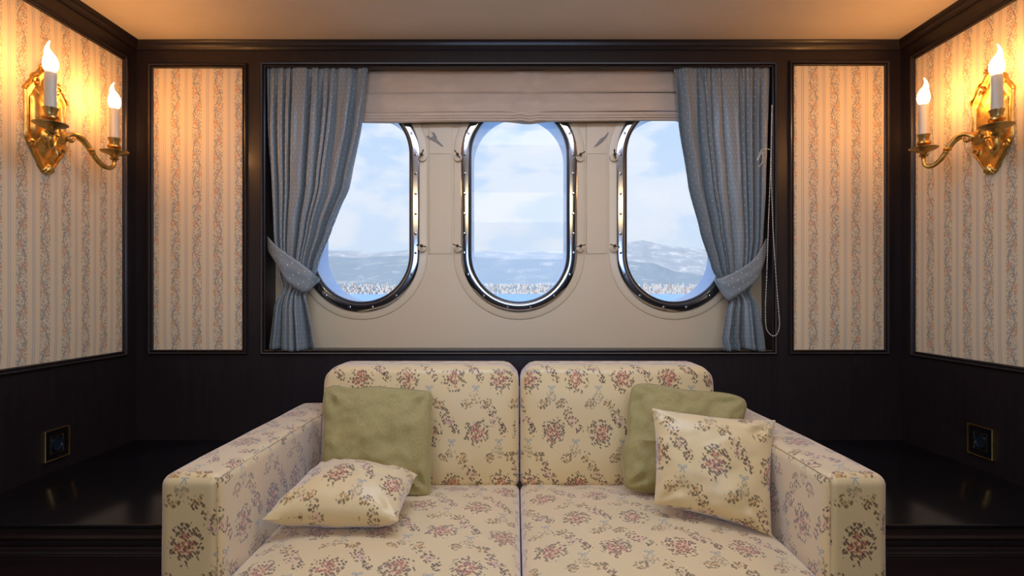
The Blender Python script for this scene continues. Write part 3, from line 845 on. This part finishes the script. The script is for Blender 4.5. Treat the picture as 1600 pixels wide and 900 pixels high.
for k, (x0, x1) in enumerate(((AO0, AI0), (AI1, AO1))):
    def pf(p, x0=x0, x1=x1):
        q = p.copy(); s = (q.x-x0)/(x1-x0)*2-1; t = (q.y-YF)/(YR-YF)
        if q.z > ZA-.04: q.z += .006*(1-s*s)*sin(pi*min(1, max(0, t)))**.3
        q.z += nz3(q, 7, .002, 3); q.x += nz3(q, 5, .003, 7); return q
    bm = rbox(x0, x1, YF, YR, .07, ZA, .026, (6, 20, 12), pf)
    arm = fabric('arm', bm, (-.751 if k == 0 else .782, 1.55, .478))
    # seams along the inner top edge and the front panel
    xi = x1-.007 if k == 0 else x0+.007
    xo = x0+.007 if k == 0 else x1-.007
    bm = bmesh.new(); add_tube(bm, catmull([(xi, YF+.007, .09), (xi, YF+.006, .40), (xi, YF+.006, ZA-.022), (xi, YF+.03, ZA-.007), (xi, 1.7, ZA-.006), (xi, YR-.03, ZA-.006)], 8), .0016, 6)
    fabric('seam', bm, (0, 0, 0), arm)
box('base', AI0-.01, AI1+.01, 1.20, 2.11, .07, .25, FLORAL, sofa, .01, 2); uv_box(bpy.data.objects['base'].data)
XM = .0155
for k, (x0, x1, off) in enumerate(((AI0+.002, XM-.002, (-.111, 1.647, .3)), (XM+.002, AI1-.002, (.169, 1.56, .3)))):
    def pf(p, x0=x0, x1=x1):
        q = p.copy(); s = (q.x-x0)/(x1-x0)*2-1; t = (q.y-1.17)/(1.90-1.17)*2-1
        s = max(-1, min(1, s)); t = max(-1, min(1, t))
        if q.z > .36: q.z += .030*(1-abs(s)**3)*(1-abs(t)**3)+nz3(q, 9, .004, k)+nz3(q, 22, .0012, 5)
        return q
    bm = rbox(x0, x1, 1.17, 1.945, .25, .398, .030, (26, 24, 4), pf); fabric('seat_cushion', bm, off)
for k, (x0, x1, off) in enumerate(((AI0+.004, XM-.003, (-.05, 1.9, .754)), (XM+.003-.008, AI1-.018, (.05, 1.9, .754)))):
    if k == 1: x0 = XM+.002
    def pf(p, x0=x0, x1=x1):
        q = p.copy(); s = max(-1, min(1, (q.x-x0)/(x1-x0)*2-1)); t = max(-1, min(1, (q.z-.40)/(.795-.40)*2-1))
        if q.y < 1.97: q.y -= .018*(1-abs(s)**4)*(1-abs(t)**4); q.y += nz3(q, 8, .004, 4)
        q.y += (q.z-.40)*.13
        # rounded upper corners
        return q
    def corner(p, x0=x0, x1=x1, pf=pf):
        R = .062; q = p.copy()
        for xs, sg in ((x0, 1), (x1, -1)):
            cx = xs+sg*R; cz = .797-R
            if (q.x-cx)*sg < 0 and q.z > cz:
                dx, dz = (q.x-cx)*sg*-1/R, (q.z-cz)/R
                nx = dx*sqrt(max(0, 1-dz*dz/2)); nz = dz*sqrt(max(0, 1-dx*dx/2)); q.x = cx-sg*nx*R; q.z = cz+nz*R
        return pf(q)
    bm = rbox(x0, x1, 1.895, 2.065, .385, .797, .028, (24, 6, 16), corner); fabric('back_cushion', bm, off)
bm = rbox(AI0-.01, AI1+.01, 2.05, YR, .07, .70, .025, (20, 4, 12)); 
for v in bm.verts:
    v.co.y = min(v.co.y, YR)
fabric('back_frame', bm, (0, 0, .75))
for x in (AO0+.06, AO1-.06):
    for y in (YF+.07, YR-.07):
        bm = bmesh.new(); add_lathe(bm, [(.018, 0), (.022, .03), (.026, .072)], 14, (x, y, 0)); mk('foot', bm, WOODTOP, sofa, True)

# ================================================================== CUSHIONS
def pillow(name, corners, T, mat, label, group, uvc=(0, 0), size=.38, pipe=None, pull=.07, seed=1, bend=0, wr=.006, pinch=1.0, rc=0.0, sag=0.02):
    """corners TL, TR, BR, BL in world space; T thickness"""
    TL, TR, BR, BL = [Vector(c) for c in corners]; cen = (TL+TR+BR+BL)/4
    nrm = ((TR-TL)+(BR-BL)).cross((TL-BL)+(TR-BR)).normalized()
    if nrm.y > 0: nrm = -nrm
    t = thing(name, label, 'cushion', (cen.x, cen.y, min(c.z for c in (TL, TR, BR, BL))), group)
    bm = bmesh.new(); uvl = bm.loops.layers.uv.new('UVMap'); N = 36; uvs = {}
    def pos(s, t_, sd):
        cc = 1-rc*(abs(s)**7)*(abs(t_)**7); ss = s*cc*(1-pull*(1-t_*t_)**1.0); tt = t_*cc*(1-pull*(1-s*s)**1.0)
        tt += sag*(-.5+mnoise.noise(Vector((s*1.8, seed*1.3, 1))))*max(0, t_)**2; ss += sag*.6*mnoise.noise(Vector((t_*2, seed*2.1, 4)))*abs(s)**3
        a, b = (ss+1)/2, (tt+1)/2
        p = (BL*(1-a)+BR*a)*(1-b)+(TL*(1-a)+TR*a)*b
        e = max(0, (1-s*s))*max(0, (1-t_*t_)); h = T/2*(e**.42)*(1-.12*(1-e))
        rg = 1-abs(mnoise.noise(Vector((s*1.3+t_*.8+seed, t_*2.6-s*.5, sd+seed*1.))))*3.2; n = mnoise.noise(Vector((s*1.6+seed, t_*1.6, sd*3+seed)))*wr*1.3+max(0, rg)**2*wr*.28+mnoise.noise(Vector((s*6+seed, t_*6, seed*2.)))*wr*.7
        edge = min(1, e*5)
        # gathers that run in from the corners
        an = math.atan2(1-abs(t_), 1-abs(s)); rd = sqrt((1-abs(s))**2+(1-abs(t_))**2)
        gth = sin(an*9+seed)*.006*pinch*exp(-((rd-.30)/.22)**2)
        ed = mnoise.noise(Vector((s*3, t_*3, seed+9.)))*.006
        p = p+nrm*(sd*(h+(n+gth)*edge)+ed+bend*(s*s))
        return p
    rings = {}
    for sd in (1, -1):
        for j in range(N+1):
            for i in range(N+1):
                s, t_ = -cos(pi*i/N)*.35+(-1+2*i/N)*.65, -cos(pi*j/N)*.35+(-1+2*j/N)*.65
                bd = i in (0, N) or j in (0, N)
                key = (i, j, 0 if bd else sd)
                if key not in rings:
                    v = bm.verts.new(pos(s, t_, sd)); rings[key] = v; uvs[v] = None
    def gv(i, j, sd): return rings[(i, j, 0 if (i in (0, N) or j in (0, N)) else sd)]
    m2 = N//2; uvm = {}
    for sd in (1, -1):
        for j in range(N+1):
            acc = 0; uvm[(m2, j, sd, 'u')] = 0
            for i in range(m2+1, N+1): acc += (gv(i, j, sd).co-gv(i-1, j, sd).co).length; uvm[(i, j, sd, 'u')] = acc
            acc = 0
            for i in range(m2-1, -1, -1): acc -= (gv(i, j, sd).co-gv(i+1, j, sd).co).length; uvm[(i, j, sd, 'u')] = acc
        for i in range(N+1):
            acc = 0; uvm[(i, m2, sd, 'v')] = 0
            for j in range(m2+1, N+1): acc += (gv(i, j, sd).co-gv(i, j-1, sd).co).length; uvm[(i, j, sd, 'v')] = acc
            acc = 0
            for j in range(m2-1, -1, -1): acc -= (gv(i, j, sd).co-gv(i, j+1, sd).co).length; uvm[(i, j, sd, 'v')] = acc
    for sd in (1, -1):
        for j in range(N):
            for i in range(N):
                q = []; Q = []
                for (a, b) in ((i, j), (i+1, j), (i+1, j+1), (i, j+1)):
                    bd = a in (0, N) or b in (0, N); q.append(rings[(a, b, 0 if bd else sd)]); Q.append((uvc[0]+uvm[(a, b, sd, 'u')], uvc[1]+uvm[(a, b, sd, 'v')]))
                f = bm.faces.new(q if sd > 0 else q[::-1])
                D = dict(zip(q, Q))
                for l in f.loops: l[uvl].uv = D[l.vert]
    edge = [rings[(i, 0, 0)].co.copy() for i in range(N)]+[rings[(N, j, 0)].co.copy() for j in range(N)]+[rings[(i, N, 0)].co.copy() for i in range(N, 0, -1)]+[rings[(0, j, 0)].co.copy() for j in range(N, 0, -1)]
    mk('cover', bm, mat, t, True)
    if pipe:
        bm = bmesh.new(); add_tube(bm, edge, .0028, 6, closed=True); mk('piping', bm, pipe, t, True)
    return t
gs = 'sage green linen cushions'; gf = 'cream floral cushions'
pillow('throw_pillow', [at(505, 604, 1.865), at(676, 603, 1.865), at(673, 778, 1.735), at(504, 772, 1.74)], .13, GREEN, 'sage green linen cushion upright in the sofa left corner', gs, size=.40, pipe=GREENP, pull=.012, seed=2, wr=.011, rc=.05, sag=.07, pinch=1.4)
pillow('throw_pillow', [at(984, 594, 1.86), at(1169, 616, 1.83), at(1140, 785, 1.70), at(970, 765, 1.745)], .12, GREEN, 'sage green linen cushion leaning behind the upright floral cushion', gs, size=.42, pipe=GREENP, pull=.02, seed=6, wr=.015, rc=.07, sag=.08, pinch=1.6)
pillow('throw_pillow', [at(1018, 636, 1.66), at(1211, 656, 1.60), at(1207, 838, 1.475), at(1022, 788, 1.56)], .125, FLORAL, 'cream floral cushion standing upright at the sofa right arm', gf, uvc=(0, 0), size=.37, pull=.06, seed=4, wr=.004, pinch=1.2)
pillow('throw_pillow', [at(500, 724, 1.72), at(653, 742, 1.66), at(622, 814, 1.42), at(409, 812, 1.44)], .145, FLORAL, 'cream floral cushion lying flat on the left seat', gf, uvc=(.02, .02), size=.37, pull=.06, seed=11, wr=.004, pinch=1.2)

# ================================================================== OUTSIDE: sea, coast, mountains
def sea_mat():
    m = M('sea_water'); a, _ = m.noise(m.obj((1, 3, 1)), .05, 5, .6); m.set(m.mix(a, (.10, .26, .50), (.16, .36, .62)), .35, 0, .5)
    return m.m
bm = bmesh.new()
vs = [bm.verts.new(p) for p in ((-9000, 12, -2.2), (9000, 12, -2.2), (9000, 3000, -2.2), (-9000, 3000, -2.2))]; bm.faces.new(vs)
sea = struct(mk('sea', bm, sea_mat(), None, False))
def hill_mat(name, veg, rock, thr, sc_):
    m = M(name); a, _ = m.noise(m.obj((1, .16, 2.6)), sc_, 9, .66, .4); b, _ = m.noise(m.obj((1, .2, 4)), sc_*5, 6, .65)
    f = (a*.65+b*.35).m('SUBTRACT', thr).m('MULTIPLY', 9, clamp=True)
    m.set(m.mix(f, veg, rock), .9, 0, .1); return m.m
def terrain(name, y0, y1, prof, mat, seed, rough, zb=-2.0, nx=240, ny=46, jag=1.0):
    bm = bmesh.new(); g = []
    for j in range(ny+1):
        t = j/ny; y = y0+(y1-y0)*t; row = []
        for i in range(nx+1):
            x = (-.62+1.24*i/nx)*y; px = CX+x/y*F
            top = interp(prof, px); h = (CY-top)*y1/F*1.0
            n = mnoise.fractal(Vector((x*.0011, y*.0011, seed)), .9, 2.1, 7)
            n2 = mnoise.fractal(Vector((x*.006, y*.006, seed+4)), .8, 2.0, 5)
            e = t**1.15
            z = zb+h*e+rough*(n+.35*n2*jag)*sin(pi*min(1, t*.93))*.9+max(0, rough*.25*n2*jag*t)
            row.append(bm.verts.new((x, y, max(zb-1, z) if j else zb-3)))
        g.append(row)
    # back slope down again
    row = [bm.verts.new((v.co.x*1.3, y1*1.3, zb-5)) for v in g[-1]]; g.append(row)
    for j in range(len(g)-1):
        for i in range(nx): bm.faces.new((g[j][i], g[j][i+1], g[j+1][i+1], g[j+1][i]))
    return struct(mk(name, bm, mat, None, True))
terrain('mountain_range', 4200, 7200, [(0, 396), (300, 392), (490, 384), (520, 391), (590, 394), (650, 389), (735, 391), (800, 394), (890, 396), (940, 386), (976, 379), (1004, 375), (1020, 381), (1060, 386), (1100, 389), (1140, 394), (1400, 398)], hill_mat('pale_limestone', (.24, .28, .33), (.52, .51, .52), .50, .0055), 3.3, 60)
terrain('coastal_hills', 2050, 3700, [(0, 420), (400, 404), (490, 399), (560, 403), (641, 398), (700, 396), (760, 402), (820, 406), (900, 404), (976, 406), (1020, 410), (1060, 424), (1128, 434), (1300, 440)], hill_mat('scrub_hillside', (.19, .24, .29), (.42, .42, .42), .53, .010), 8.1, 24)
town_m = M('town_walls'); oi = town_m.n('ShaderNodeNewGeometry'); a_ = V(town_m.nt, oi.outputs['Random Per Island'])
town_m.set(town_m.mix(a_.m('GREATER_THAN', .75), (.50, .49, .48), (.38, .30, .26)), .8)
bm = bmesh.new(); rr = random.Random(3)
for k in range(4200):
    y = 2000+420*rr.random()**1.5; px = -200+2000*rr.random(); x = X(px, y)
    wd = rr.uniform(3.5, 8); z = -2+(y-2000)*.10+rr.uniform(0, 2); h = rr.uniform(2.5, 5)
    add_box(bm, x-wd/2, x+wd/2, y, y+8, -4, z+h)
town = mk('coastal_town', bm, town_m.m, None, False); tag(town, 'white coastal town along the far shore below the mountains', 'town'); town['kind'] = 'stuff'

# sea haze between the ship and the mountains
hm = bpy.data.materials.new('sea_haze'); hm.use_nodes = True; nt = hm.node_tree; nt.nodes.remove(nt.nodes['Principled BSDF'])
vs_ = nt.nodes.new('ShaderNodeVolumeScatter'); vs_.inputs['Color'].default_value = (.80, .91, 1, 1); vs_.inputs['Density'].default_value = .00007
nt.links.new(vs_.outputs[0], nt.nodes['Material Output'].inputs['Volume'])
bm = bmesh.new(); add_box(bm, -9500, 9500, 400, 9800, -30, 1400); hz = mk('haze', bm, hm, None, False); hz['kind'] = 'structure'
